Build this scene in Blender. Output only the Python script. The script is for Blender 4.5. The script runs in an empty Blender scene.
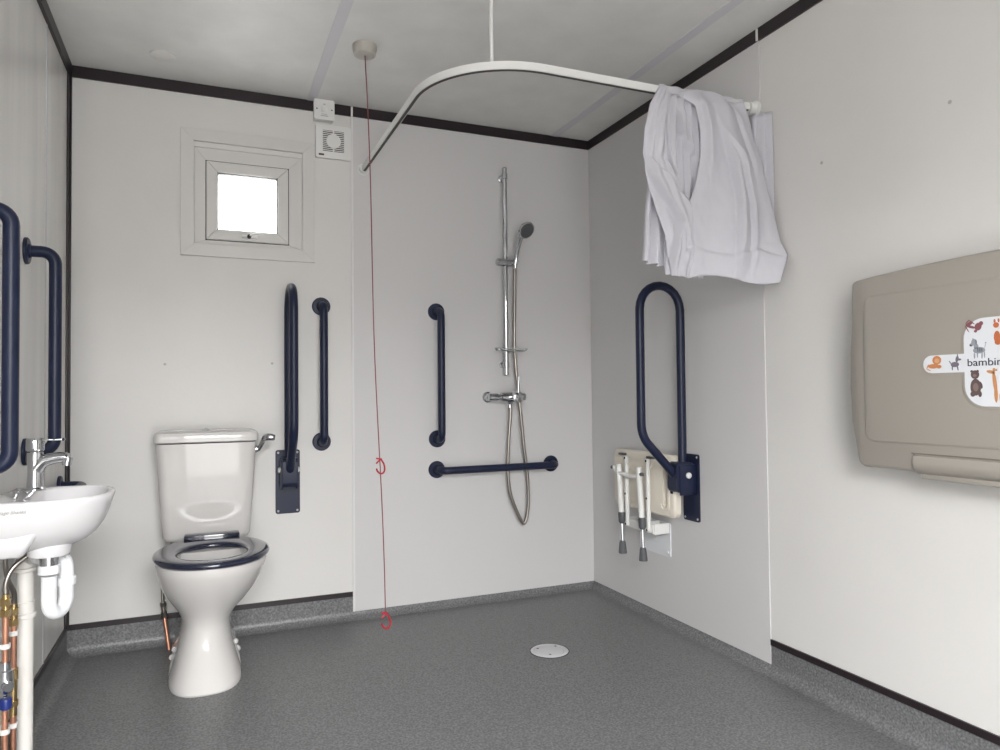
import bpy, bmesh, math, random
from mathutils import Vector, Matrix, noise
random.seed(3)
S = bpy.context.scene
COL = S.collection
W, H = 2.35, 2.33          # room width (x) and height (z); back wall at y=0, camera towards -y
FZ = 0.015                  # finished floor level
YF = -3.95                 # wall behind the camera

# ------------------------------------------------------------------ camera, world, lights, exposure
def rot_axes(yaw, pit, rol):
    cy, sy, cp, sp = math.cos(yaw), math.sin(yaw), math.cos(pit), math.sin(pit)
    f = Vector((sy*cp, cy*cp, sp)); r = Vector((cy, -sy, 0)); u = r.cross(f)
    c, s = math.cos(rol), math.sin(rol)
    return c*r + s*u, -s*r + c*u, f
r_, u_, f_ = rot_axes(0.3972, 0.026, -0.0104)
cam = bpy.data.cameras.new('camera'); co = bpy.data.objects.new('camera', cam); COL.objects.link(co)
m = Matrix((r_, u_, -f_)).transposed().to_4x4(); m.translation = Vector((0.4934, -3.1957, 1.0162))
co.matrix_world = m
cam.sensor_width = 36; cam.lens = 705.35/1000*36; cam.clip_start = 0.02
S.camera = co

S.view_settings.view_transform = 'Standard'; S.view_settings.look = 'None'
S.view_settings.gamma = 1; S.view_settings.use_curve_mapping = False
S.view_settings.exposure = 1.3

wd = bpy.data.worlds.new('overcast'); S.world = wd; wd.use_nodes = True
bg = wd.node_tree.nodes['Background']; bg.inputs[0].default_value = (1.0, 0.975, 0.955, 1); bg.inputs[1].default_value = 3.0

def area(name, loc, rot, sx, sy, power, col=(1, 1, 1)):
    l = bpy.data.lights.new(name, 'AREA'); l.shape = 'RECTANGLE'; l.size = sx; l.size_y = sy; l.energy = power; l.color = col
    o = bpy.data.objects.new(name, l); COL.objects.link(o); o.location = loc; o.rotation_euler = rot
    return o
# overcast sky light falling in through the open door behind the camera (outside, above the ground)
area('door_daylight', (-0.2, -6.4, 3.9), (math.radians(65), 0, math.radians(-8)), 5.0, 3.4, 900, (0.98, 0.99, 1.0))
# daylight through the little window
area('window_daylight', (0.67, 0.10, 1.84), (math.radians(-90), 0, 0), 0.24, 0.24, 0.5, (0.97, 0.98, 1.0))

# ------------------------------------------------------------------ materials
def mat(name, col, rough=0.5, metal=0.0, spec=0.5, coat=0.0, mottle=0.0, mscale=3.0, bump=0.0, bscale=200.0, trans=0.0, ior=1.45, stretch=None, emit=None):
    M = bpy.data.materials.new(name); M.use_nodes = True
    nt = M.node_tree; b = nt.nodes['Principled BSDF']
    b.inputs['Base Color'].default_value = (*col, 1); b.inputs['Roughness'].default_value = rough
    b.inputs['Metallic'].default_value = metal; b.inputs['Specular IOR Level'].default_value = spec
    b.inputs['Coat Weight'].default_value = coat; b.inputs['Transmission Weight'].default_value = trans; b.inputs['IOR'].default_value = ior
    if mottle or bump:
        tc = nt.nodes.new('ShaderNodeTexCoord'); mp = nt.nodes.new('ShaderNodeMapping'); nt.links.new(tc.outputs['Object'], mp.inputs[0])
        if stretch: mp.inputs['Scale'].default_value = stretch
    if mottle:
        n = nt.nodes.new('ShaderNodeTexNoise'); n.inputs['Scale'].default_value = mscale; n.inputs['Detail'].default_value = 6
        nt.links.new(mp.outputs[0], n.inputs['Vector'])
        cr = nt.nodes.new('ShaderNodeValToRGB'); nt.links.new(n.outputs['Fac'], cr.inputs[0])
        cr.color_ramp.elements[0].position = 0.3; cr.color_ramp.elements[1].position = 0.7
        cr.color_ramp.elements[0].color = (*[c*(1-mottle) for c in col], 1); cr.color_ramp.elements[1].color = (*[min(1, c*(1+mottle)) for c in col], 1)
        nt.links.new(cr.outputs[0], b.inputs['Base Color'])
    if bump:
        n2 = nt.nodes.new('ShaderNodeTexNoise'); n2.inputs['Scale'].default_value = bscale; n2.inputs['Detail'].default_value = 3
        nt.links.new(mp.outputs[0], n2.inputs['Vector'])
        bp = nt.nodes.new('ShaderNodeBump'); bp.inputs['Strength'].default_value = bump; bp.inputs['Distance'].default_value = 0.002
        nt.links.new(n2.outputs['Fac'], bp.inputs['Height']); nt.links.new(bp.outputs[0], b.inputs['Normal'])
    return M
M_WALL = mat('painted_wall', (0.65, 0.64, 0.622), 0.42, mottle=0.025, mscale=2.5, bump=0.15, bscale=60)
M_WALLL = mat('streaked_wall', (0.68, 0.67, 0.65), 0.3, mottle=0.10, mscale=3.0, stretch=(1, 3, 0.35))
M_CEIL = mat('ceiling_board', (0.69, 0.685, 0.665), 0.5, mottle=0.05, mscale=7)
M_JOINT = mat('joint_strip', (0.60, 0.59, 0.62), 0.45)
M_SHPAN = mat('shower_board', (0.585, 0.577, 0.577), 0.4)
M_BEAD = mat('edge_bead', (0.68, 0.67, 0.67), 0.4)
M_WHITEPL = mat('white_plastic', (0.72, 0.72, 0.70), 0.35)
M_UPVC = mat('window_upvc', (0.62, 0.61, 0.59), 0.3)
M_DARK = mat('dark_brown_trim', (0.018, 0.012, 0.015), 0.35)
M_NAVY = mat('navy_coating', (0.012, 0.017, 0.042), 0.36, spec=0.35)
M_NAVYSEAT = mat('navy_seat', (0.010, 0.014, 0.035), 0.12, spec=0.7, coat=0.5)
M_CER = mat('glazed_ceramic', (0.60, 0.585, 0.57), 0.08)
M_CERB = mat('basin_ceramic', (0.74, 0.73, 0.74), 0.1)
M_CHROME = mat('chrome', (0.60, 0.61, 0.63), 0.08, metal=1)
M_STEEL = mat('braided_steel', (0.31, 0.285, 0.26), 0.32, metal=1)
M_COPPER = mat('copper', (0.60, 0.30, 0.20), 0.34, metal=0.8, mottle=0.15, mscale=20)
M_BRASS = mat('brass', (0.58, 0.42, 0.20), 0.25, metal=1)
M_PIPE = mat('waste_white', (0.74, 0.72, 0.68), 0.35)
M_TRAP = mat('trap_white', (0.84, 0.86, 0.88), 0.3)
M_RED = mat('red_cord', (0.42, 0.012, 0.025), 0.45)
M_CORD = mat('faded_red_cord', (0.22, 0.06, 0.07), 0.6)
M_CREAM = mat('cream_seat', (0.74, 0.69, 0.60), 0.4)
M_GREY = mat('rubber_grey', (0.09, 0.095, 0.10), 0.6)
M_LGREY = mat('bracket_grey', (0.68, 0.70, 0.72), 0.35)
M_BLACK = mat('black_hole', (0.012, 0.012, 0.013), 0.6)
M_SLOT = mat('slot_brown', (0.06, 0.05, 0.05), 0.6)
M_BEIGE = mat('changer_beige', (0.32, 0.295, 0.262), 0.42)
M_BEIGED = mat('changer_slot', (0.16, 0.145, 0.125), 0.5)
M_STICK = mat('sticker_white', (0.66, 0.68, 0.71), 0.25)
M_ALARM = mat('alarm_housing', (0.42, 0.40, 0.36), 0.4)
M_CURT = mat('curtain_cloth', (0.71, 0.705, 0.75), 0.75, spec=0.2)
M_BLUE = mat('valve_blue', (0.01, 0.025, 0.16), 0.35)
M_ACRYL = mat('clear_acrylic', (0.8, 0.82, 0.82), 0.08, trans=0.75)
M_GLASS = mat('window_glass', (1, 1, 1), 0.0, trans=1.0, ior=1.02)
M_DRAIN = mat('drain_steel', (0.55, 0.55, 0.57), 0.35)
M_CAP = mat('screw_cap', (0.42, 0.41, 0.40), 0.5)
def M_flat(n, c): return mat(n, c, 0.35)
# curtain lets a little light through
nt = M_CURT.node_tree; tr = nt.nodes.new('ShaderNodeBsdfTranslucent'); tr.inputs[0].default_value = (0.8, 0.8, 0.86, 1)
mx = nt.nodes.new('ShaderNodeMixShader'); mx.inputs[0].default_value = 0.28
nt.links.new(nt.nodes['Principled BSDF'].outputs[0], mx.inputs[1]); nt.links.new(tr.outputs[0], mx.inputs[2])
nt.links.new(mx.outputs[0], nt.nodes['Material Output'].inputs[0])
# speckled safety vinyl
M_FLOOR = bpy.data.materials.new('speckled_vinyl'); M_FLOOR.use_nodes = True
nt = M_FLOOR.node_tree; b = nt.nodes['Principled BSDF']; b.inputs['Roughness'].default_value = 0.38; b.inputs['Specular IOR Level'].default_value = 0.45
tc = nt.nodes.new('ShaderNodeTexCoord')
v = nt.nodes.new('ShaderNodeTexNoise'); v.inputs['Scale'].default_value = 150; v.inputs['Detail'].default_value = 2
nt.links.new(tc.outputs['Object'], v.inputs['Vector'])
cr = nt.nodes.new('ShaderNodeValToRGB'); nt.links.new(v.outputs['Fac'], cr.inputs[0])
cr.color_ramp.elements[0].position = 0.30; cr.color_ramp.elements[0].color = (0.088, 0.089, 0.092, 1)
cr.color_ramp.elements[1].position = 0.74; cr.color_ramp.elements[1].color = (0.225, 0.227, 0.232, 1)
e = cr.color_ramp.elements.new(0.5); e.color = (0.144, 0.146, 0.149, 1)
nt.links.new(cr.outputs[0], b.inputs['Base Color'])
bp = nt.nodes.new('ShaderNodeBump'); bp.inputs['Strength'].default_value = 0.25; bp.inputs['Distance'].default_value = 0.001
nt.links.new(v.outputs['Fac'], bp.inputs['Height']); nt.links.new(bp.outputs[0], b.inputs['Normal'])

# ------------------------------------------------------------------ helpers
def thing(name, label, cat, loc=(0, 0, 0), rotz=0.0, group=None):
    o = bpy.data.objects.new(name, None); COL.objects.link(o); o.empty_display_size = 0.05
    o.location = loc; o.rotation_euler = (0, 0, rotz); o['label'] = label; o['category'] = cat
    if group: o['group'] = group
    return o
def root_loc(o):
    v = Vector((0, 0, 0))
    while o is not None: v += o.location; o = o.parent
    return v
def obj(name, bm, material, parent=None, label=None, local=False, smooth=True, angle=35, mats=None):
    """link a bmesh as one object; coordinates are world unless local"""
    if parent is not None and not local:
        bmesh.ops.translate(bm, verts=bm.verts, vec=-root_loc(parent))
    bmesh.ops.recalc_face_normals(bm, faces=bm.faces)
    me = bpy.data.meshes.new(name); bm.to_mesh(me); bm.free()
    if smooth:
        me.polygons.foreach_set('use_smooth', [True]*len(me.polygons))
        try: me.set_sharp_from_angle(angle=math.radians(angle))
        except Exception: pass
    me.materials.append(material)
    for mm in (mats or []): me.materials.append(mm)
    o = bpy.data.objects.new(name, me); COL.objects.link(o)
    if parent is not None: o.parent = parent
    if label: o['label'] = label
    return o
def tag(o, label, cat, group=None):
    o['label'] = label; o['category'] = cat
    if group: o['group'] = group
    return o
def solo(name, bm, material, label, cat, base, group=None, **k):
    """a thing that is one mesh, origin at base"""
    bmesh.ops.translate(bm, verts=bm.verts, vec=-Vector(base))
    o = obj(name, bm, material, None, **k); o.location = base
    return tag(o, label, cat, group)
def struct(name, bm, material, parent=None, **k):
    o = obj(name, bm, material, parent, **k)
    if parent is None: o['kind'] = 'structure'
    return o
def B(): return bmesh.new()
def box(bm, x0, x1, y0, y1, z0, z1, bev=0.0, seg=2):
    g = bmesh.ops.create_cube(bm, size=1); vs = g['verts']
    for v in vs: v.co = Vector(((x0+x1)/2+v.co.x*(x1-x0), (y0+y1)/2+v.co.y*(y1-y0), (z0+z1)/2+v.co.z*(z1-z0)))
    if bev:
        es = list({e for v in vs for e in v.link_edges})
        bmesh.ops.bevel(bm, geom=es, offset=bev, segments=seg, profile=0.5, affect='EDGES')
    return bm
def loft(bm, rings, cap0=True, cap1=True, close=True):
    vr = [[bm.verts.new(p) for p in r] for r in rings]
    n = len(vr[0])
    for a, b_ in zip(vr, vr[1:]):
        for i in range(n if close else n-1):
            j = (i+1) % n
            bm.faces.new((a[i], a[j], b_[j], b_[i]))
    if cap0: bm.faces.new(vr[0][::-1])
    if cap1: bm.faces.new(vr[-1])
    return vr
def fillet(pts, r, n=6):
    pts = [Vector(p) for p in pts]; out = [pts[0]]
    rs = r if isinstance(r, (list, tuple)) else [r]*(len(pts)-2)
    for i in range(1, len(pts)-1):
        p, a, c = pts[i], pts[i-1], pts[i+1]
        d1, d2 = (a-p), (c-p); l1, l2 = d1.length, d2.length; d1.normalize(); d2.normalize()
        ang = d1.angle(d2); t = min(rs[i-1]/math.tan(ang/2), l1*0.499, l2*0.499); rr = t*math.tan(ang/2)
        if math.pi-ang < 0.02: out.append(p); continue
        s, e_ = p+d1*t, p+d2*t
        bis = (d1+d2).normalized(); cen = p+bis*(rr/math.sin(ang/2))
        va, vb = s-cen, e_-cen; tot = va.angle(vb); ax = va.cross(vb).normalized()
        for k in range(n+1): out.append(cen+Matrix.Rotation(tot*k/n, 3, ax) @ va)
    out.append(pts[-1]); return out
def tube(bm, pts, r, n=14, caps=True, flat=1.0):
    pts = [Vector(p) for p in pts]
    q = [pts[0]]
    for p in pts[1:]:
        if (p-q[-1]).length > 1e-6: q.append(p)
    pts = q
    T = []
    for i in range(len(pts)):
        a = pts[max(i-1, 0)]; c = pts[min(i+1, len(pts)-1)]; T.append((c-a).normalized())
    up = Vector((0, 0, 1)) if abs(T[0].z) < 0.9 else Vector((0, 1, 0))
    nrm = (up-T[0]*up.dot(T[0])).normalized(); rings = []
    for i, p in enumerate(pts):
        if i: nrm = (nrm-T[i]*nrm.dot(T[i])).normalized()
        bi = T[i].cross(nrm); rr = r(i/(len(pts)-1)) if callable(r) else r
        rings.append([p+nrm*rr*math.cos(2*math.pi*k/n)+bi*rr*flat*math.sin(2*math.pi*k/n) for k in range(n)])
    loft(bm, rings, caps, caps); return bm
def cyl(bm, a, c, r, n=24, r2=None, bev=0.0):
    a, c = Vector(a), Vector(c); r2 = r if r2 is None else r2
    if bev:
        d = (c-a).normalized(); L = (c-a).length
        prof = [(0, r-bev), (bev, r), (L-bev, r2), (L, r2-bev)]
        return lathe(bm, a, d, prof, n)
    return tube(bm, [a, c], (lambda t: r+(r2-r)*t), n)
def lathe(bm, org, axis, prof, n=32):
    """prof: (distance along axis, radius)"""
    org, axis = Vector(org), Vector(axis).normalized()
    up = Vector((0, 0, 1)) if abs(axis.z) < 0.9 else Vector((0, 1, 0))
    a = (up-axis*up.dot(axis)).normalized(); c = axis.cross(a)
    rings = [[org+axis*d+(a*math.cos(2*math.pi*k/n)+c*math.sin(2*math.pi*k/n))*max(r, 1e-5) for k in range(n)] for d, r in prof]
    loft(bm, rings); return bm
def prism(bm, poly, fn, t):
    """extrude polygon [(a,b)] ; fn(a,b,d)->xyz ; thickness from 0 to t"""
    v0 = [bm.verts.new(fn(a, b_, 0)) for a, b_ in poly]; v1 = [bm.verts.new(fn(a, b_, t)) for a, b_ in poly]
    bm.faces.new(v0[::-1]); bm.faces.new(v1); n = len(poly)
    for i in range(n): bm.faces.new((v0[i], v0[(i+1) % n], v1[(i+1) % n], v1[i]))
    return bm
def rrect(x0, x1, y0, y1, r, n=6):
    o = []
    for cx, cy, a0 in ((x1-r, y1-r, 0), (x0+r, y1-r, 90), (x0+r, y0+r, 180), (x1-r, y0+r, 270)):
        for k in range(n+1):
            a = math.radians(a0+90*k/n); o.append((cx+r*math.cos(a), cy+r*math.sin(a)))
    return o
def catmull(pts, n=8):
    pts = [Vector(p) for p in pts]; o = []
    for i in range(len(pts)-1):
        p0 = pts[max(i-1, 0)]; p1 = pts[i]; p2 = pts[i+1]; p3 = pts[min(i+2, len(pts)-1)]
        for k in range(n):
            t = k/n
            o.append(0.5*((2*p1)+(p2-p0)*t+(2*p0-5*p1+4*p2-p3)*t*t+(3*p1-p0-3*p2+p3)*t**3))
    o.append(pts[-1]); return o
def copy_tree(o, parent=None):
    c = o.copy(); COL.objects.link(c)
    if parent: c.parent = parent
    for ch in list(o.children): copy_tree(ch, c)
    return c
def text_bm(s, size, shear=0.0, ext=0.0006):
    cu = bpy.data.curves.new('t', 'FONT'); cu.body = s; cu.size = size; cu.extrude = ext; cu.shear = shear; cu.align_x = 'LEFT'
    o = bpy.data.objects.new('t', cu); COL.objects.link(o)
    dg = bpy.context.evaluated_depsgraph_get(); me = bpy.data.meshes.new_from_object(o.evaluated_get(dg))
    bm = B(); bm.from_mesh(me); bpy.data.objects.remove(o); bpy.data.meshes.remove(me); return bm

# ------------------------------------------------------------------ room shell
bm = box(B(), -0.01, W+0.01, YF, 0.01, -0.06, FZ); struct('floor', bm, M_FLOOR, smooth=False)
bm = box(B(), -0.06, W+0.06, YF-0.06, 0.06, H, H+0.06); struct('ceiling', bm, M_CEIL, smooth=False)
bm = box(B(), -0.06, 0, YF-0.06, 0.06, -0.06, H); struct('wall_left', bm, M_WALLL, smooth=False)
bm = box(B(), W, W+0.06, YF-0.06, 0.06, -0.06, H); struct('wall_right', bm, M_WALL, smooth=False)
WX0, WX1, WZ0, WZ1 = 0.455, 0.892, 1.655, 2.066
bm = B()
for a in ((0, WX0, -0.06, H), (WX1, W, -0.06, H), (WX0, WX1, -0.06, WZ0), (WX0, WX1, WZ1, H)): box(bm, a[0], a[1], 0, 0.06, a[2], a[3])
struct('wall_back', bm, M_WALL, smooth=False)
bm = B()
for a in ((0, 0.03, 0, H), (1.25, W, 0, H), (0.03, 1.25, 2.02, H)): box(bm, a[0], a[1], YF-0.06, YF, a[2], a[3])
struct('wall_front', bm, M_WALL, smooth=False)
bm = B()
for a in ((0.03, 0.07, 0, 2.02), (1.21, 1.25, 0, 2.02), (0.07, 1.21, 1.98, 2.02)): box(bm, a[0], a[1], YF-0.07, YF+0.02, a[2], a[3], 0.004)
struct('trim_1', bm, M_WHITEPL)
# panel joints on the walls
bm = box(B(), 0, 0.0022, -0.432, -0.420, 0.135, H-0.046, 0.0008); struct('trim_2', bm, M_JOINT)
# flat joint strips on the ceiling
bm = box(B(), 0.913, 0.953, YF, 0, H-0.002, H+0.001); struct('trim_3', bm, M_JOINT, smooth=False)
bm = box(B(), 2.125, 2.168, YF, 0, H-0.002, H+0.001); struct('trim_4', bm, M_JOINT, smooth=False)
# dark ceiling trims
TH = 0.046
struct('trim_5', box(B(), 0, W, -0.008, 0.0, H-TH, H), M_DARK, smooth=False)
struct('trim_6', box(B(), W-0.008, W, YF, -0.008, H-TH, H), M_DARK, smooth=False)
struct('trim_7', box(B(), 0, 0.012, YF, -0.008, H-TH, H), M_DARK, smooth=False)
# dark corner trim, left
bm = box(B(), 0, 0.011, -0.005, 0, 0.115, H-TH); box(bm, 0, 0.004, -0.045, -0.005, 0.115, H-TH); struct('trim_8', bm, M_DARK, smooth=False)
# dark trim on top of the coved skirting
struct('trim_9', box(B(), 0.011, 1.107, -0.007, 0, 0.115, 0.136), M_DARK, smooth=False)
struct('trim_10', box(B(), 0, 0.007, YF, -0.045, 0.115, 0.136), M_DARK, smooth=False)
struct('trim_11', box(B(), W-0.007, W, YF, -1.237, 0.115, 0.136), M_DARK, smooth=False)
# coved vinyl skirting, one run per wall, mitred
prof = [(0.0, 0.1155), (0.0025, 0.115), (0.003, 0.053)]
for k in range(9):
    a = math.radians(90*k/8); prof.append((0.003+0.042*(1-math.cos(a)), FZ+0.036*(1-math.sin(a))+0.0005))
def sweep(bm, fa, fb):
    ra = [bm.verts.new(fa(d, z)) for d, z in prof]; rb = [bm.verts.new(fb(d, z)) for d, z in prof]
    for i in range(len(prof)-1): bm.faces.new((ra[i], ra[i+1], rb[i+1], rb[i]))
    return bm
def face_up(o):
    me = o.data
    if sum(p.normal.z*p.area for p in me.polygons) < 0: me.flip_normals()
face_up(struct('baseboard_left', sweep(B(), lambda d, z: (d, YF, z), lambda d, z: (d, -d, z)), M_FLOOR, angle=60))
face_up(struct('baseboard_back', sweep(B(), lambda d, z: (d, -d, z), lambda d, z: (W-d, -d, z)), M_FLOOR, angle=60))
face_up(struct('baseboard_right', sweep(B(), lambda d, z: (W-d, -d, z), lambda d, z: (W-d, YF, z)), M_FLOOR, angle=60))
# grey wall boards of the shower area with white edge beads
XS, YS, ZP = 1.1077, -1.2351, 0.0463
bm = box(B(), XS+0.004, W, -0.0042, -0.0002, ZP, H-TH, 0.001, 1); 
struct('trim_12', bm, M_SHPAN, angle=20)
bm = box(B(), W-0.0042, W-0.0002, YS+0.004, -0.006, ZP, H-TH, 0.0012, 1); 
struct('trim_13', bm, M_SHPAN, angle=20)
struct('trim_14', box(B(), XS, XS+0.010, -0.0055, -0.0002, ZP, H-TH, 0.001, 1), M_BEAD, angle=20)
struct('trim_15', box(B(), W-0.0045, W-0.0002, YS, YS+0.006, ZP, H-TH, 0.001, 1), M_SHPAN, angle=20)
struct('trim_16', box(B(), XS, XS+0.009, -0.0115, -0.0002, H-TH, H-0.002, 0.001, 1), M_WHITEPL, angle=20)
struct('trim_17', box(B(), W-0.0115, W-0.0002, YS-0.001, YS+0.008, H-TH, H-0.002, 0.001, 1), M_WHITEPL, angle=20)

# ------------------------------------------------------------------ window
wn = bpy.data.objects.new('window_1', None); COL.objects.link(wn); wn.location = (0.67, 0, 1.6); wn['kind'] = 'structure'
def frame_bm(x0, x1, z0, z1, wdt, y0, y1, bev=0.003, wb=None, inner=None):
    """mitred rectangular frame"""
    bm = B(); wb = wb or wdt
    o = [(x0, z0), (x1, z0), (x1, z1), (x0, z1)]; i = [(x0+wdt, z0+wb), (x1-wdt, z0+wb), (x1-wdt, z1-wdt), (x0+wdt, z1-wdt)]
    if inner: a, b_, c, d = inner; i = [(a, c), (b_, c), (b_, d), (a, d)]
    for k in range(4):
        j = (k+1) % 4; poly = [o[k], o[j], i[j], i[k]]
        v0 = [bm.verts.new((a, y0, b_)) for a, b_ in poly]; v1 = [bm.verts.new((a, y1, b_)) for a, b_ in poly]
        fs = [bm.faces.new(v0[::-1]), bm.faces.new(v1)]
        for q in range(4): fs.append(bm.faces.new((v0[q], v0[(q+1) % 4], v1[(q+1) % 4], v1[q])))
    bmesh.ops.bevel(bm, geom=list(bm.edges), offset=bev, segments=1, affect='EDGES')
    return bm
obj('window_trim', frame_bm(0.402, 0.946, 1.603, 2.139, 0.052, -0.014, 0.0, 0.0009), M_UPVC, wn, angle=20)
obj('window_frame', frame_bm(WX0, WX1, WZ0, WZ1, 0.045, 0.005, 0.055, 0.0012, inner=(0.4985, 0.8365, 1.6755, 2.0135)), M_UPVC, wn, angle=20)
sash = obj('sash', frame_bm(0.501, 0.834, 1.678, 2.011, 0.045, -0.002, 0.040, 0.003), M_UPVC, wn, angle=20)
obj('gap_seal', frame_bm(0.4970, 0.8380, 1.6740, 2.0150, 0.010, 0.0055, 0.045, 0.0005), M_BLACK, wn)
obj('gasket', frame_bm(0.5435, 0.7915, 1.7205, 1.9685, 0.005, 0.004, 0.036, 0.0005), M_BLACK, sash)
obj('pane', box(B(), 0.546, 0.789, 0.022, 0.026, 1.723, 1.966), M_GLASS, sash, smooth=False)
hb = box(B(), 0.640, 0.705, -0.010, -0.002, 1.692, 1.706, 0.003)
tube(hb, catmull([(0.668, -0.012, 1.700), (0.690, -0.028, 1.706), (0.730, -0.030, 1.712)], 6), 0.0055, 10)
handle = obj('handle', hb, M_WHITEPL, sash)
obj('key_slot', cyl(B(), (0.671, -0.010, 1.698), (0.671, -0.0225, 1.698), 0.0085), M_BLACK, handle)

# ------------------------------------------------------------------ extractor fan + isolator switch
fan = thing('extractor_fan', 'square white extractor fan cover beside the top of the window', 'fan', (1.032, 0, 2.076))
obj('fan_cover', prism(B(), rrect(0.950, 1.106, 2.076, 2.226, 0.008), lambda a, b_, d: (a, -d, b_), 0.018), M_WHITEPL, fan)
GX, GZ, GR = 1.028, 2.154, 0.047
obj('grille_back', box(B(), GX-GR, GX+GR, -0.0186, -0.010, GZ-GR, GZ+GR), M_SLOT, fan, smooth=False, label='dark slots behind the grille')
bm = B()
for k in range(11):
    z = GZ-GR+0.0085*k+0.0045; box(bm, GX-GR-0.001, GX+GR+0.001, -0.0205, -0.0165, z-0.0018, z+0.0018)
box(bm, GX-0.0035, GX+0.0035, -0.0205, -0.0165, GZ-GR, GZ+GR)
lathe(bm, (GX, -0.0165, GZ), (0, -1, 0), [(0, 0.032), (0.0045, 0.032), (0.006, 0.030), (0.0062, 0.0)], 32)
obj('grille', bm, M_WHITEPL, fan, angle=30)
obj('badge', box(B(), 0.963, 0.986, -0.0190, -0.017, 2.086, 2.094), M_SLOT, fan, smooth=False, label='small dark oblong badge')
sw = thing('isolator_switch', 'white square fan isolator switch above the extractor fan, against the ceiling', 'switch', (0.985, 0, 2.24))
SX = -0.011
obj('back_box', prism(B(), rrect(0.953+SX, 1.038+SX, 2.240, 2.3285, 0.005), lambda a, b_, d: (a, -d, b_), 0.034), M_WHITEPL, sw)
fp = obj('face_plate', prism(B(), rrect(0.951+SX, 1.040+SX, 2.238, 2.328, 0.006), lambda a, b_, d: (a, -0.0345-d, b_), 0.008), M_WHITEPL, sw)
for a, b_ in ((0.963, 2.284), (1.028, 2.284)): obj('screw', cyl(B(), (a+SX, -0.041, b_), (a+SX, -0.0433, b_), 0.0035, 12), M_GREY, fp, label='small grey screw')
for x0, x1, z0, z1 in ((0.991, 1.000, 2.304, 2.309), (0.983, 1.006, 2.261, 2.264), (0.979, 1.012, 2.253, 2.257)):
    obj('printed_mark', box(B(), x0+SX, x1+SX, -0.0433, -0.042, z0, z1), M_CAP, fp, smooth=False, label='small grey printed mark')
obj('rocker', box(B(), 0.982+SX, 1.008+SX, -0.0445, -0.042, 2.271, 2.297, 0.0008), M_WHITEPL, sw)

# ------------------------------------------------------------------ ceiling disc, screw caps
solo('ceiling_cover', lathe(B(), (0.346, -0.225, H), (0, 0, -1), [(0, 0.047), (0.003, 0.047), (0.006, 0.042), (0.007, 0)], 32), M_CEIL, 'flat round blank cover on the ceiling near the left corner', 'ceiling cover', (0.346, -0.225, H))
for (x, y, z, ax, lb) in ((0.345, 0, 1.150, (0, -1, 0), 'small grey screw cap on the back wall left of the toilet cistern'),
                       (0.765, 0, 1.156, (0, -1, 0), 'small grey screw cap on the back wall beside the folded hinged support rail'),
                       (W, -1.50, 1.757, (-1, 0, 0), 'small grey screw cap on the right wall next to the bunched curtain'),
                       (W, -1.93, 1.79, (-1, 0, 0), 'small grey screw cap on the right wall high above the baby changing unit')):
    solo('screw_cap', lathe(B(), (x, y, z), ax, [(0, 0.0055), (0.0012, 0.0052), (0.002, 0)], 16), M_CAP, lb, 'screw cap', (x, y, z))

# ------------------------------------------------------------------ grab rails
L_ = 0.30
rail = thing('grab_rail', 'upright navy grab rail on the back wall between hinged rail and red cord', 'grab rail', (0.973, 0, 1.111), 0, 'navy straight grab rails')
pts = fillet([(0, -0.004, L_), (0, -0.078, L_), (0, -0.078, -L_), (0, -0.004, -L_)], 0.045, 8)
obj('tube', tube(B(), pts, 0.0175, 18), M_NAVY, rail, local=True)
for s in (1, -1):
    obj('flange', lathe(B(), (0, 0, s*L_), (0, -1, 0), [(0, 0.040), (0.007, 0.040), (0.010, 0.037), (0.0105, 0.022), (0.016, 0.019)], 32), M_NAVY, rail, local=True)
def place(src, loc, rot, label):
    c = copy_tree(src); c.location = loc; c.rotation_euler = rot; c['label'] = label; return c
PI = math.pi
place(rail, (1.506, -0.0042, 1.105), (0, 0, 0), 'upright navy grab rail on the shower board between red cord and riser')
place(rail, (1.803, -0.0042, 0.661), (0, PI/2, 0), 'horizontal navy grab rail low on the shower board under the shower valve')
place(rail, (0, -0.715, 1.157), (0, 0, PI/2), 'upright dark navy grab rail on the left wall behind the basin tap')
place(rail, (0, -1.245, 1.157), (0, 0, PI/2), 'upright navy grab rail cut off by the left edge of the photo')
place(rail, (0, -0.47, 0.690), (0, PI/2, PI/2), 'navy grab rail almost hidden behind the basin rim, only one end showing')

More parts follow.
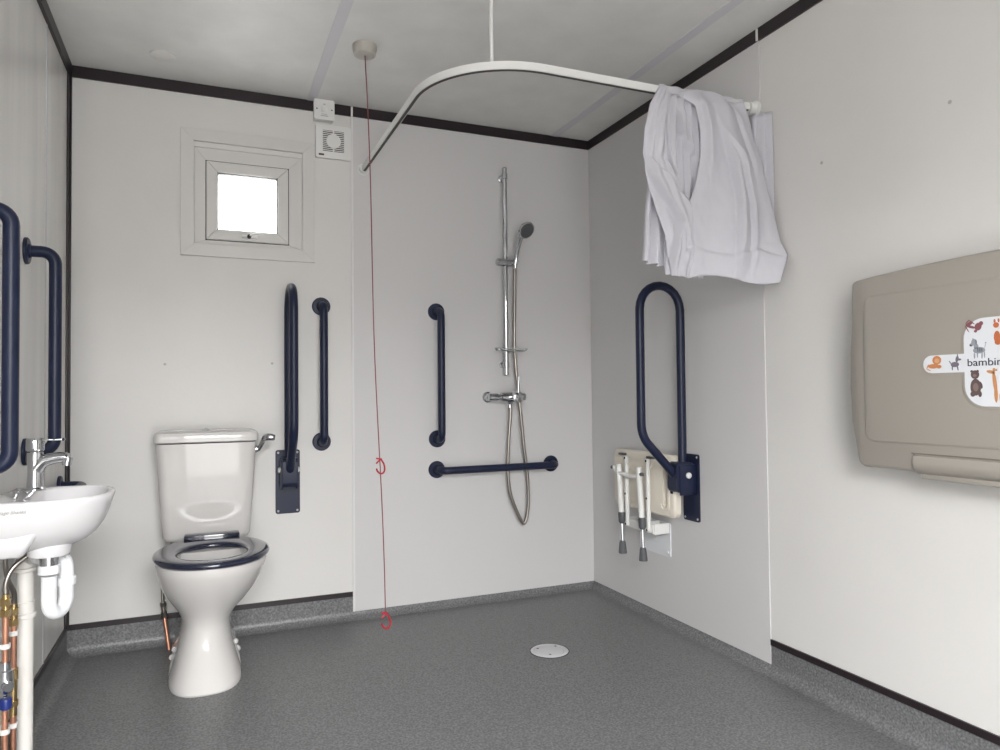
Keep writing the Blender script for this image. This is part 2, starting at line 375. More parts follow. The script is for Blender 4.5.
# ------------------------------------------------------------------ hinged support rails
def hinged(name, label, loc, rotz):
    """local: wall plane y=0, out is -y; z=0 at bottom of the plate"""
    t = thing(name, label, 'support rail', loc, rotz, 'navy hinged support rails')
    obj('wall_plate', prism(B(), rrect(-0.051, 0.051, 0, 0.275, 0.010), lambda a, b_, d: (a, -d, b_), 0.006), M_NAVY, t, local=True)
    yi, yo, zt = -0.046, -0.243, 0.865
    r = 0.098; c = (yi+yo)/2
    pts = [(0, yi, 0.20), (0, yi, zt)]
    pts += [(0, c+r*math.cos(a), zt+r*math.sin(a)) for a in [math.radians(15*k) for k in range(1, 12)]]
    pts += [(0, yo, zt)]
    pts += fillet([(0, yo, zt-0.02), (0, yo, 0.355), (0, -0.075, 0.182)], 0.12, 10)
    obj('arm', tube(B(), pts, 0.0175, 18), M_NAVY, t, local=True)
    bm = prism(B(), rrect(-0.100, -0.010, 0.122, 0.245, 0.022), lambda a, b_, d: (-0.030+d, a, b_), 0.060)
    obj('hinge_block', bm, M_NAVY, t, local=True)
    for s in (1, -1):
        obj('hinge_cheek', box(B(), s*0.0315-0.0035, s*0.0315+0.0035, -0.085, -0.006, 0.112, 0.235, 0.003), M_NAVY, t, local=True)
        obj('pivot_cap', lathe(B(), (s*0.034, -0.045, 0.192), (s, 0, 0), [(0, 0.012), (0.007, 0.012), (0.010, 0.009), (0.0105, 0)], 20), M_WHITEPL, t, local=True, label='white round pivot cap')
    for a, b_ in ((-0.04, 0.012), (0.04, 0.012), (-0.04, 0.263), (0.04, 0.263)):
        obj('screw', lathe(B(), (a, -0.006, b_), (0, -1, 0), [(0, 0.005), (0.0015, 0.0045), (0.002, 0)], 12), M_CAP, t, local=True, label='small grey screw head')
    return t
hinged('hinged_support_rail', 'dark navy hinged support rail folded upright on the back wall beside the toilet cistern', (0.828, 0, 0.506), 0)
hinged('hinged_support_rail', 'dark navy hinged support rail folded upright on the shower board above the folded seat', (W-0.0042, -0.812, 0.484), -PI/2)

# ------------------------------------------------------------------ toilet
TX = 0.512
toi = thing('toilet', 'white close-coupled toilet with dark navy seat below the window', 'toilet', (TX, -0.35, FZ))
def egg(w, yf, yb, z, n=48, k=2.3, wy=0.55, x0=TX):
    yc = yb+(yf-yb)*wy; o = []
    for i in range(n):
        a = 2*PI*i/n; c, s = math.cos(a), math.sin(a)
        x = x0+w*math.copysign(abs(c)**(2/k), c); sy = math.copysign(abs(s)**(2/k), s)
        y = yc+(yf-yc)*sy if s > 0 else yc+(yc-yb)*sy
        o.append((x, y, z))
    return o
bm = B(); XB = TX-.014
rg = [egg(.120, -.612, -.19, FZ, k=2.6, x0=XB), egg(.122, -.615, -.19, FZ+.006, k=2.6, x0=XB), egg(.119, -.608, -.19, FZ+.02, k=2.6, x0=XB), egg(.109, -.590, -.19, .07, k=2.5, x0=XB), egg(.098, -.568, -.19, .105, k=2.4, x0=XB), egg(.088, -.540, -.20, .15, k=2.3, x0=XB),
      egg(.082, -.530, -.20, .20, x0=TX-.012), egg(.084, -.533, -.20, .23, x0=TX-.010), egg(.100, -.550, -.20, .26, k=2.2, x0=TX-.007), egg(.126, -.580, -.20, .295, k=2.2, x0=TX-.003), egg(.150, -.616, -.20, .335, k=2.2), egg(.168, -.645, -.20, .375, k=2.2, x0=TX+.003), egg(.178, -.664, -.20, .41, k=2.2, x0=TX+.006), egg(.183, -.672, -.20, .435, k=2.2, x0=TX+.008), egg(.181, -.671, -.20, .445, k=2.2, x0=TX+.008),
      egg(.125, -.615, -.29, .445, k=2.1, x0=TX+.008), egg(.122, -.612, -.295, .42, k=2.1, x0=TX+.008), egg(.110, -.59, -.30, .36, k=2.1, x0=TX+.008), egg(.07, -.50, -.31, .28, k=2), egg(.03, -.42, -.33, .25, k=2)]
loft(bm, rg)
# rear trunk carrying the cistern, flaring into the foot
def rr3(x0, x1, y0, y1, r, z, n=5): return [(a, b_, z) for a, b_ in rrect(x0, x1, y0, y1, r, n)]
loft(bm, [rr3(XB-.122, XB+.122, -.44, -.10, .05, FZ), rr3(XB-.122, XB+.122, -.44, -.10, .05, FZ+.012), rr3(XB-.118, XB+.118, -.43, -.10, .05, .055), rr3(XB-.106, XB+.106, -.40, -.09, .05, .085), rr3(XB-.086, XB+.086, -.36, -.06, .04, .125), rr3(TX-.088, TX+.080, -.34, -.06, .04, .24), rr3(TX-.098, TX+.098, -.36, -.04, .04, .33), rr3(TX-.115, TX+.115, -.38, -.03, .05, .40), rr3(TX-.120, TX+.120, -.38, -.025, .05, .448)])
pano = obj('pan', bm, M_CER, toi, angle=50)
for s in (1, -1):
    obj('bolt_cap', lathe(B(), (XB+s*.110, -.33, .064), (s, -.3, 1.0), [(0, .012), (.008, .011), (.012, .006), (.013, 0)], 16), M_CER, pano)
    obj('bolt_cap', lathe(B(), (XB+s*.104, -.33, .092), (s, -.3, 1.0), [(0, .010), (.006, .009), (.010, .005), (.011, 0)], 16), M_CER, pano)
# seat ring
bm = B(); n = 64
yo, yi = -.437, -.468
def el(a, b_, yc, z, k=2.1):
    return [(TX+0.009+a*math.copysign(abs(math.cos(t))**(2/k), math.cos(t)), yc-b_*math.copysign(abs(math.sin(t))**(2/k), math.sin(t)), z) for t in [2*PI*i/n for i in range(n)]]
O = [el(.182+d, .232+d, yo, .447+z) for d, z in [(-.006, 0), (.006, .000), (.011, .005), (.013, .010), (.010, .017), (.002, .021), (-.010, .0225)]]
I = [el(.116-d, .142-d, yi, .447+z) for d, z in [(-.012, .0215), (-.004, .019), (.001, .013), (.001, .006), (-.004, .001), (-.008, 0)]]
vr = [[bm.verts.new(p) for p in r] for r in O+I]; vr.append(vr[0])
for a, c in zip(vr, vr[1:]):
    for i in range(n): bm.faces.new((a[i], a[(i+1) % n], c[(i+1) % n], c[i]))
seat = obj('seat', bm, M_NAVYSEAT, toi, angle=60, label='dark navy seat ring')
obj('hinge_bar', box(B(), TX-.090, TX+.110, -.238, -.185, .448, .484, .006), M_NAVYSEAT, seat)
# cistern: tapered tank
bm = B()
def tank(z, w, yf, r=.035): return rr3(TX-.008-w, TX-.008+w, yf, -.008, r, z, 6)
loft(bm, [tank(.450, .140, -.165), tank(.456, .152, -.178), tank(.470, .160, -.185), tank(.62, .171, -.193), tank(.74, .178, -.198), tank(.832, .184, -.200)])
cis = obj('cistern', bm, M_CER, toi, angle=50)
bm = B()
loft(bm, [tank(.836, .186, -.205, .03), tank(.840, .191, -.210, .03), tank(.862, .191, -.210, .03), tank(.874, .187, -.206, .03), tank(.880, .175, -.190, .03), tank(.882, .15, -.16, .03)])
lid = obj('cistern_lid', bm, M_CER, cis, angle=50)
obj('lid_screw', lathe(B(), (TX-.012, -.10, .880), (0, 0, 1), [(0, .016), (.004, .015), (.007, .008), (.009, .005), (.010, 0)], 16), M_CHROME, lid, label='small chrome fixing on the lid')
bm = lathe(B(), (TX+.174, -.12, .798), (1, 0, 0), [(0, .016), (.008, .016), (.011, .012), (.020, .010)], 20)
tube(bm, catmull([(TX+.188, -.12, .796), (TX+.198, -.135, .816), (TX+.207, -.160, .838), (TX+.220, -.180, .848), (TX+.246, -.188, .846)], 6), lambda t: .0085+.0075*max(0, math.sin(PI*(t-.45)/.6)) if t > .45 else .0085, 14, flat=1.0)
obj('flush_lever', bm, M_CHROME, cis, label='chrome flush lever')
# copper supply pipe to the cistern
sp = thing('toilet_supply_pipe', 'short copper supply pipe with valve behind the left side of the toilet pan', 'pipe', (.366, -.078, FZ))
obj('pipe', tube(B(), [(.366, -.084, FZ), (.347, -.060, .142)], .0075, 14), M_COPPER, sp)
bm = cyl(B(), (.3475, -.060, .138), (.345, -.060, .160), .0115, 8); cyl(bm, (.345, -.060, .160), (.343, -.060, .182), .0085, 12); cyl(bm, (.343, -.060, .182), (.342, -.060, .198), .0115, 8)
obj('isolating_valve', bm, M_STEEL, sp)
obj('hose', tube(B(), catmull([(.342, -.060, .195), (.340, -.060, .26), (.348, -.060, .36), (.385, -.09, .455)], 6), .0058, 12), M_STEEL, sp)

# ------------------------------------------------------------------ wash basin
BY = -.975
bas = thing('wash_basin', 'small white wall-hung hand basin at the left edge', 'basin', (0, BY, .60))
def dshape(hw, dep, z, n=40, k=2.6, yc=BY, x0=0.001):
    """D outline: flat against the wall (x0), bulging to x=dep"""
    o = []
    for i in range(n+1):
        a = -PI/2+PI*i/n; c, s = math.cos(a), math.sin(a)
        o.append((x0+(dep-x0)*abs(c)**(2/k), yc+hw*math.copysign(abs(s)**(2/k), s), z))
    return o
def bowl(a, b_, z, cx=.152, yc=BY-.01, n=40, k=2.4):
    o = []
    for i in range(n+1):
        t = -PI/2+PI*i/n*2*(n/(n+1)); c, s = math.cos(t), math.sin(t)
        o.append((cx+a*math.copysign(abs(c)**(2/k), c), yc+b_*math.copysign(abs(s)**(2/k), s), z))
    return o
bm = B()
rings = [dshape(.060, .150, .618, k=2.2), dshape(.078, .172, .624, k=2.2), dshape(.105, .198, .636, k=2.3), dshape(.132, .222, .655, k=2.4), dshape(.153, .240, .680, k=2.5), dshape(.166, .252, .710, k=2.6), dshape(.173, .260, .737, k=2.8), dshape(.175, .265, .752, k=2.8), dshape(.174, .264, .758, k=2.8), dshape(.170, .260, .761, k=2.8)]
vr = loft(bm, rings, True, False)
N = len(vr[-1])
# rim to bowl: match the D ring to a closed oval by angle
ov = []
for (a, b_, z, cx) in ((.098, .148, .760, .150), (.094, .144, .755, .150), (.088, .136, .735, .148), (.072, .110, .700, .144), (.045, .060, .680, .138), (.02, .02, .674, .135)):
    ring = []
    for i in range(N):
        d = Vector(rings[-1][i]); t = math.atan2((d.y-BY), (d.x-.135))
        c, s = math.cos(t), math.sin(t); k = 2.5; rr = (abs(c/a)**k+abs(s/b_)**k)**(-1/k)
        ring.append(bm.verts.new((cx+rr*c, BY+rr*s, z)))
    ov.append(ring)
prev = vr[-1]
for ring in ov:
    for i in range(N): bm.faces.new((prev[i], prev[(i+1) % N], ring[(i+1) % N], ring[i]))
    prev = ring
bm.faces.new(prev)
obj('bowl', bm, M_CERB, bas, angle=60)
lathe_bm = lathe(B(), (.115, -1.0, .640), (0, 0, -1), [(0, .056), (.032, .050), (.038, .047), (.040, .043), (.0405, 0)], 28)
obj('outlet_boss', lathe_bm, M_CERB, bas)
ap = B(); loft(ap, [[(a, b_, z) for a, b_ in rrect(.001, x1, y0, y1, .014, 5)] for z, x1, y0, y1 in ((.618, .070, -1.10, -.86), (.624, .078, -1.11, -.85), (.66, .10, -1.12, -.84), (.69, .12, -1.12, -.84))])
obj('wall_apron', ap, M_CERB, bas, angle=50)
tx = text_bm('Armitage Shanks', 0.0118, 0.35, 0.0004)
bmesh.ops.transform(tx, matrix=Matrix.Translation((0.012, BY-.1755, .735)) @ Matrix.Rotation(PI/2, 4, 'X'), verts=tx.verts)
obj('maker_mark', tx, M_CAP, bas, smooth=False, label='small dark italic lettering')
pc = lathe(B(), (.028, -.935, .760), (0, 0, 1), [(0, .009), (.004, .009), (.008, .006), (.010, 0)], 16)
tube(pc, catmull([(.030, -.935, .765), (.045, -.945, .768), (.058, -.96, .762)], 5), .0022, 8)
obj('chain_stay', pc, M_CHROME, bas, label='small chrome plug chain stay')
# mixer tap
tap = thing('basin_tap', 'chrome lever mixer tap standing on the hand basin', 'tap', (.057, -.865, .760))
TXc, TYc = .057, -.865
bm = lathe(B(), (TXc, TYc, .760), (0, 0, 1), [(0, .026), (.004, .026), (.008, .021), (.05, .018), (.095, .020), (.105, .020)], 28)
tube(bm, catmull([(TXc+.002, TYc, .818), (TXc+.018, TYc-.003, .838), (TXc+.042, TYc-.006, .846), (TXc+.068, TYc-.010, .849), (TXc+.084, TYc-.013, .847)], 8), lambda t: .020-.008*t, 16)
obj('body', bm, M_CHROME, tap)
obj('aerator', cyl(B(), (TXc+.082, TYc-.013, .848), (TXc+.078, TYc-.012, .826), .0115, 18), M_CHROME, tap)
bm = lathe(B(), (TXc, TYc, .868), (0, 0, 1), [(0, .0195), (.004, .0225), (.030, .0225), (.036, .020), (.037, 0)], 28)
lv = obj('cartridge_cap', bm, M_CHROME, tap)
bm = box(B(), TXc+.005, TXc+.068, TYc-.007, TYc+.007, .896, .901, .002); lathe(bm, (TXc+.068, TYc-.007, .8985), (0, 1, 0), [(0, .004), (.014, .004)], 12)
obj('lever', bm, M_CHROME, lv)
# trap
trp = thing('basin_trap', 'white plastic U-shaped waste trap hanging under the hand basin', 'waste trap', (.115, -1.0, .45))
trp['label'] = 'white plastic U-shaped waste trap hanging under the hand basin'
obj('tailpiece', lathe(B(), (.115, -1.0, .6005), (0, 0, -1), [(0, .030), (.004, .030), (.005, .022), (.030, .022)], 28), M_CHROME, trp, label='chrome waste tailpiece')
obj('nut', lathe(B(), (.115, -1.0, .575), (0, 0, -1), [(0, .024), (.002, .0255), (.022, .0255), (.024, .021)], 28), M_TRAP, trp)
p1, p2 = Vector((.115, -1.0, 0)), Vector((.146, -.945, 0))
pts = [p1+Vector((0, 0, .545)), p1+Vector((0, 0, .478))]
cen = (p1+p2)/2; hv = (p1-p2)/2
pts += [cen+hv*math.cos(math.radians(a))+Vector((0, 0, .478-.036*math.sin(math.radians(a)))) for a in range(15, 180, 15)]
pts += [p2+Vector((0, 0, .478)), p2+Vector((0, 0, .52))]
tail = fillet([p2+Vector((0, 0, .52)), p2+Vector((0, 0, .582)), Vector((.062, -.885, .582)), Vector((.050, -.876, .582))], .030, 8)
obj('u_bend', tube(B(), pts+tail[1:], .0185, 20), M_TRAP, trp)
obj('collar', lathe(B(), p2+Vector((0, 0, .506)), (0, 0, 1), [(0, .020), (.002, .0235), (.022, .0235), (.024, .020)], 28), M_TRAP, trp)
obj('outlet_nut', lathe(B(), Vector((.085, -.903, .582)), Vector((-.062, .048, 0)), [(0, .021), (.002, .0245), (.020, .0245), (.022, .021)], 28), M_TRAP, trp)
# waste pipe
wp = thing('waste_pipe', 'white upright plastic waste pipe on the left wall below the hand basin', 'pipe', (.036, -.866, FZ))
obj('pipe', tube(B(), [(.036, -.866, .56), (.036, -.866, FZ)], .0205, 24), M_PIPE, wp)
bm = tube(B(), fillet([(.062, -.887, .582), (.036, -.866, .582), (.036, -.866, .545)], .028, 8), .0235, 22)
lathe(bm, (.036, -.866, .548), (0, 0, -1), [(0, .024), (.002, .0275), (.010, .0275), (.012, .0235)], 28)
obj('elbow', bm, M_PIPE, wp)
obj('coupling', lathe(B(), (.036, -.866, .455), (0, 0, -1), [(0, .0205), (.001, .0225), (.030, .0225), (.034, .027), (.044, .027), (.046, .022)], 28), M_PIPE, wp)
# copper feed pipes
def feed(label, x, y, ztop, valve_z, base):
    t = thing('copper_feed_pipe', label, 'pipe', (x, y, FZ))
    obj('pipe', tube(B(), [(x, y, FZ), (x, y, ztop)], .0075, 16), M_COPPER, t)
    bm = cyl(B(), (x, y, ztop-.012), (x, y, ztop+.006), .0125, 6); lathe(bm, (x, y, ztop+.006), (0, 0, 1), [(0, .009), (.010, .009), (.012, .006)], 16)
    cyl(bm, (x, y, ztop-.040), (x, y, ztop-.022), .0125, 6); cyl(bm, (x, y, ztop-.022), (x, y, ztop-.012), .009, 12)
    obj('compression_fitting', bm, M_BRASS, t, label='brass compression fitting')
    return t
f1 = feed('copper feed pipe with blue-handled valve at the very left edge under the hand basin', .026, -1.03, .500, .28, 0)
f2 = feed('copper feed pipe between the blue-handled pipe and the white waste pipe', .026, -.945, .452, .28, 0)
def clip(x, y, z, t):
    bm = lathe(B(), (x, y, z-.006), (0, 0, 1), [(0, .0078), (0, .0115), (.012, .0115), (.012, .0078)], 20); box(bm, 0.0, x-.008, y-.008, y+.008, z-.006, z+.006, .001)
    obj('pipe_clip', bm, M_WHITEPL, t, label='white plastic pipe clip')
clip(.026, -1.03, .385, f1); clip(.026, -.945, .392, f2); clip(.026, -.945, .150, f2); clip(.026, -1.03, .170, f1)
bm = lathe(B(), (.026, -1.03, .345), (0, 0, -1), [(0, .012), (.02, .013), (.022, .017), (.05, .019), (.075, .017), (.08, .013), (.105, .012)], 20)
cyl(bm, (.026, -1.03, .290), (.040, -1.060, .290), .012, 16)
vb = obj('isolating_valve', bm, M_CHROME, f1, label='chrome valve body')
bm = lathe(B(), (.034, -1.058, .262), (0, 0, -1), [(0, .012), (.004, .014), (.024, .013), (.028, .008)], 16); obj('handle', bm, M_BLUE, vb, label='blue valve handle')
bm = cyl(B(), (.026, -.945, .300), (.026, -.945, .270), .011, 8); cyl(bm, (.026, -.945, .270), (.026, -.945, .175), .009, 12); cyl(bm, (.026, -.945, .215), (.026, -.945, .200), .0135, 6)
obj('isolating_valve', bm, M_BRASS, f2, label='brass in-line valve')
def hose(pts, label):
    p = catmull(pts, 14); bm = tube(B(), p, lambda t: .0062, 12)
    a = Vector(p[0]); cyl(bm, a-Vector((0, 0, .004)), a+Vector((0, 0, .018)), .0075, 12)
    o = solo('flexible_hose', bm, M_STEEL, label, 'hose', tuple(p[0]), 'braided tap hoses'); return o
hose([(.026, -1.03, .510), (.026, -1.03, .545), (.040, -1.02, .58), (.075, -1.00, .610), (.10, -.98, .628)], 'braided steel tap hose arching from the left copper pipe up to the basin outlet')
hose([(.026, -.945, .464), (.028, -.955, .50), (.020, -.985, .545), (.018, -1.0, .60), (.020, -1.0, .635)], 'braided steel tap hose rising straight behind the arched hose, from the right copper pipe')

# ------------------------------------------------------------------ shower riser rail, hand shower, valve
RX, RY, P0 = 1.846, -0.052, -0.0042
rs = thing('shower_riser_rail', 'chrome upright shower riser rail on the back shower board', 'shower rail', (RX, P0, 1.13))
obj('bar', cyl(B(), (RX, RY, 1.105), (RX, RY, 2.118), .0122, 20, bev=.002), M_CHROME, rs)
for z in (2.075, 1.155):
    bm = lathe(B(), (RX, P0, z), (0, -1, 0), [(0, .017), (.008, .017), (.012, .011), (.05, .011)], 24); lathe(bm, (RX, RY, z-.014), (0, 0, 1), [(0, .0125), (.001, .0155), (.027, .0155), (.028, .0125)], 24)
    obj('bracket', bm, M_CHROME, rs)
bm = lathe(B(), (RX-.040, RY-.004, 1.652), (1, 0, 0), [(-.008, .014), (-.004, .0185), (.066, .0185), (.070, .014), (.080, .014)], 24)
lathe(bm, (RX, RY, 1.640), (0, 0, 1), [(0, .016), (.026, .016)], 24); lathe(bm, (RX+.045, RY-.016, 1.640), (.12, -.2, 1), [(0, .013), (.026, .016)], 20)
obj('slider', bm, M_CHROME, rs)
sd = thing('soap_dish', 'clear oval soap dish on the lower end of the shower riser rail', 'soap dish', (1.868, P0, 1.215))
bm = B(); n = 40
def ov2(a, b_, z): return [(1.860+a*math.cos(2*PI*i/n), -.085+b_*math.sin(2*PI*i/n), z) for i in range(n)]
loft(bm, [ov2(.066, .036, 1.216), ov2(.078, .046, 1.220), ov2(.086, .050, 1.232), ov2(.083, .047, 1.232), ov2(.074, .042, 1.223), ov2(.06, .03, 1.220)])
obj('dish', bm, M_ACRYL, sd)
obj('collar', lathe(B(), (RX, RY, 1.206), (0, 0, 1), [(0, .0123), (0, .017), (.02, .017), (.02, .0123)], 20), M_CHROME, sd)
hs = thing('hand_shower', 'chrome hand shower with dark round face in the riser slider', 'shower head', (RX+.047, -.07, 1.63))
hpts = catmull([(RX+.046, -.068, 1.625), (RX+.049, -.073, 1.67), (RX+.049, -.090, 1.71), (RX+.051, -.116, 1.755), (RX+.058, -.142, 1.785)], 6)
bm = tube(B(), hpts, lambda t: .009+.005*t, 16)
hd = Vector((RX+.064, -.162, 1.792)); ax = Vector((.22, -.78, -.60)).normalized()
lathe(bm, hd-ax*.022, ax, [(0, .010), (.004, .024), (.014, .040), (.024, .043), (.028, .041)], 32)
obj('handle', bm, M_CHROME, hs)
obj('spray_face', lathe(B(), hd+ax*.004, ax, [(0, .036), (.004, .036), (.0065, .033), (.007, 0)], 32), M_GREY, hs, label='dark grey spray face')
hz = catmull([(RX+.045, -.066, 1.625), (RX+.043, -.062, 1.45), (RX+.040, -.062, 1.25), (RX+.048, -.066, 1.10), (RX+.062, -.07, .95), (RX+.083, -.066, .75), (RX+.103, -.06, .60), (RX+.106, -.056, .46), (RX+.088, -.054, .386), (RX+.062, -.054, .41), (RX+.012, -.056, .53), (RX+.000, -.058, .66), (RX+.005, -.062, .80), (RX+.014, -.064, .92), (RX+.013, -.064, .955)], 12)
obj('shower_hose', tube(B(), hz, .0084, 12), M_STEEL, hs, label='ribbed steel hose hanging in a long loop')
sv = thing('shower_valve', 'chrome bar shower mixer valve under the riser rail', 'shower valve', (1.84, P0, .995))
bm = lathe(B(), (1.765, P0, .998), (0, -1, 0), [(0, .027), (.005, .026), (.010, .020), (.045, .017)], 24)
lathe(bm, (1.765, -.060, .998), (1, 0, 0), [(-.020, .012), (-.016, .018), (.03, .018), (.032, .014), (.045, .014), (.048, .022), (.10, .026), (.118, .022), (.122, .016), (.150, .016), (.152, .019), (.172, .019), (.175, .014)], 24)
lathe(bm, (1.924, P0, .998), (0, -1, 0), [(0, .027), (.005, .026), (.010, .018), (.045, .014)], 24)
lathe(bm, (1.858, -.062, .978), (0, 0, -1), [(0, .020), (.012, .014), (.016, .011), (.032, .011)], 18)
obj('body', bm, M_CHROME, sv)
obj('control_knob', lathe(B(), (1.880, -.080, .998), (.1, -1, 0), [(0, .026), (.012, .028), (.030, .026), (.034, .020), (.035, 0)], 28), M_CHROME, sv)
obj('lever', tube(B(), [(1.884, -.105, 1.012), (1.886, -.110, 1.095)], lambda t: .009-.003*t, 12), M_CHROME, sv)

# ------------------------------------------------------------------ folded shower seat
ss = thing('shower_seat', 'cream fold-up shower seat with white legs folded against the right shower board', 'shower seat', (W-.0042, -.56, .30))
WF = W-.0042
bm = B()
outer = rrect(-.795, -.330, .492, .752, .030, 8)
slot = rrect(-.742, -.716, .535, .700, .011, 8)
# seat pan as plate with a hand slot: bridge of two loops
def ringface(bm, o, i, x):
    vo = [bm.verts.new((x, a, b_)) for a, b_ in o]; vi = [bm.verts.new((x, a, b_)) for a, b_ in i]; n = len(vo)
    for k in range(n): bm.faces.new((vo[k], vo[(k+1) % n], vi[(k+1) % n], vi[k]))
    return vo, vi
def shrink(pl, d, cx, cz):
    return [(a+(cx-a)*d/abs(cx-a) if abs(cx-a) > d else a, b_+(cz-b_)*d/abs(cz-b_) if abs(cz-b_) > d else b_) for a, b_ in pl]
fo = shrink(outer, .008, -.5625, .622)
f0, i0 = ringface(bm, fo, slot, WF-.075); f1_, i1 = ringface(bm, outer, slot, WF-.045)
n = len(f0); mid = [bm.verts.new((WF-.067, a, b_)) for a, b_ in outer]
for k in range(n):
    j = (k+1) % n
    bm.faces.new((f0[k], f0[j], mid[j], mid[k])); bm.faces.new((mid[k], mid[j], f1_[j], f1_[k])); bm.faces.new((i0[k], i0[j], i1[j], i1[k]))
# strengthening rib around the slot and around the leg recess
tube(bm, [(WF-.076, a, b_) for a, b_ in rrect(-.757, -.702, .522, .715, .022, 6)+[(-.702, .60)]][:-1], .0035, 8)
tube(bm, [(WF-.076, a, b_) for a, b_ in ((-.40, .74), (-.42, .70), (-.47, .668), (-.55, .655), (-.60, .668), (-.64, .70), (-.66, .74))], .005, 8)
obj('seat_pan', bm, M_CREAM, ss, angle=40)
# wall bracket
bk = obj('wall_bracket', prism(B(), rrect(-.664, -.440, .302, .448, .010), lambda a, b_, d: (WF-d, a, b_), .005), M_LGREY, ss)
for a, b_ in ((-.647, .322), (-.647, .425), (-.47, .322), (-.555, .375)):
    obj('bolt', lathe(B(), (WF-.005, a, b_), (-1, 0, 0), [(0, .008), (.004, .008), (.006, .004)], 12), M_WHITEPL, bk)
bm = B()
for y in (-.655, -.585, -.50, -.455): box(bm, WF-.080, WF-.004, y-.003, y+.003, .405, .450, .002)
box(bm, WF-.086, WF-.078, -.655, -.455, .408, .446, .003)
obj('hinge_lug', bm, M_WHITEPL, bk)
for y in (-.475, -.640):
    bm = tube(B(), [(WF-.096, y, .418), (WF-.098, y, .728)], .0095, 12)
    for z in (.425, .56, .72): lathe(bm, (WF-.103, y, z), (-1, 0, 0), [(0, .008), (.004, .007)], 12)
    obj('support_arm', bm, M_WHITEPL, ss)
for y in (-.475, -.640):
    for z in (.425, .56, .72): obj('rivet', lathe(B(), (WF-.106, y, z), (-1, 0, 0), [(0, .0055), (.0025, .005), (.003, 0)], 12), M_BLACK, ss, label='dark rivet head')
for y in (-.640, -.420): obj('pan_lug', box(B(), WF-.092, WF-.074, y-.022, y+.022, .728, .738, .002), M_GREY, ss, label='dark slot at the top of the pan')
for s, y0, y1 in ((0, -.442, -.468), (1, -.602, -.628)):
    bm = tube(B(), [(WF-.118, y0, .690), (WF-.122, y1, .445)], .0125, 14)
    lg = obj('leg', bm, M_WHITEPL, ss)
    obj('leg_extension', tube(B(), [(WF-.122, y1, .452), (WF-.124, y1-.008, .325)], .0085, 14), M_CHROME, lg, label='chrome telescopic leg end')
    obj('leg_socket', lathe(B(), (WF-.122, y1, .478), (0, -.03, -1), [(0, .0145), (.008, .0165), (.040, .0155), (.050, .010)], 18), M_GREY, lg, label='grey leg collar')
    obj('rubber_foot', lathe(B(), (WF-.124, y1-.006, .352), (0, -.03, -1), [(0, .011), (.008, .014), (.050, .0185), (.056, .018)], 18), M_GREY, lg, label='grey rubber foot')
bm = tube(B(), catmull([(WF-.116, -.398, .675), (WF-.118, -.43, .655), (WF-.119, -.52, .646), (WF-.118, -.59, .650), (WF-.116, -.625, .665)], 6), .0095, 12)
obj('cross_bar', bm, M_WHITEPL, ss)
for y, z in ((-.395, .672), (-.628, .662)): obj('pivot', lathe(B(), (WF-.126, y, z), (-1, 0, 0), [(-.012, .008), (0, .008), (.003, .006), (.004, 0)], 14), M_GREY, ss, label='dark pivot bolt')

# ------------------------------------------------------------------ floor drain
DX, DY = 1.730, -.716
dr = thing('floor_drain', 'round pale metal floor drain cover in the shower floor', 'drain', (DX, DY, FZ))
obj('rim', lathe(B(), (DX, DY, FZ), (0, 0, 1), [(0, .074), (.002, .072), (.0035, .067), (.0035, .060), (.0015, .058), (.0005, .058)], 40), M_DRAIN, dr)
bm = lathe(B(), (DX, DY, FZ+.0005), (0, 0, 1), [(0, .057), (.0025, .057), (.0032, .054), (.0034, 0)], 40)
cv = obj('cover', bm, M_DRAIN, dr)
for a in (.6, 2.4, 4.3): obj('lift_hole', cyl(B(), (DX+.048*math.cos(a), DY+.048*math.sin(a), FZ+.003), (DX+.048*math.cos(a), DY+.048*math.sin(a), FZ+.0043), .005, 10), M_GREY, cv, label='small dark lifting hole')
obj('seal_ring', lathe(B(), (DX, DY, FZ), (0, 0, 1), [(0, .0775), (.0012, .0765), (.0012, .074), (0, .074)], 40), M_BLACK, dr, label='thin dark sealing ring')

# ------------------------------------------------------------------ alarm pull cord
ac = thing('alarm_pull_cord', 'red emergency pull cord hanging from its round ceiling switch', 'pull cord', (1.05, -.585, H))
obj('ceiling_switch', lathe(B(), (1.05, -.585, H), (0, 0, -1), [(0, .045), (.012, .045), (.020, .044), (.036, .040), (.040, .034), (.041, 0)], 36), M_ALARM, ac, label='round beige-grey switch housing')
top, bot = Vector((1.05, -.59, H-.04)), Vector((1.1205, -.56, .196))
pull = [top.lerp(bot, t)+Vector((.004*math.sin(t*9), 0, 0)) for t in [k/40 for k in range(41)]]
obj('cord', tube(B(), pull, .0021, 8), M_CORD, ac, label='thin faded red cord')
def loop_bm(c, s):
    a = [Vector(c)+Vector((x*s, 0, z*s)) for x, z in ((.000, 0), (.013, -.020), (.016, -.042), (.010, -.054), (-.001, -.055), (-.011, -.046), (-.015, -.036))]
    bm = tube(B(), catmull(a, 6), .0033, 10)
    tube(bm, [Vector(c)+Vector((0, 0, -.002)), Vector(c)+Vector((-.016*s, 0, -.018*s))], .003, 8); tube(bm, [Vector(c)+Vector((-.016*s, 0, .002)), Vector(c)+Vector((.006*s, 0, -.002))], .003, 8)
    return bm
tm = top.lerp(bot, .728)
obj('pull_handle', loop_bm(tm+Vector((.002, -.004, .01)), 1.0), M_RED, ac, label='bright red triangular pull handle, upper')
obj('pull_handle', loop_bm(bot+Vector((.003, -.0, .0)), 1.05), M_RED, ac, label='bright red triangular pull handle, lower')

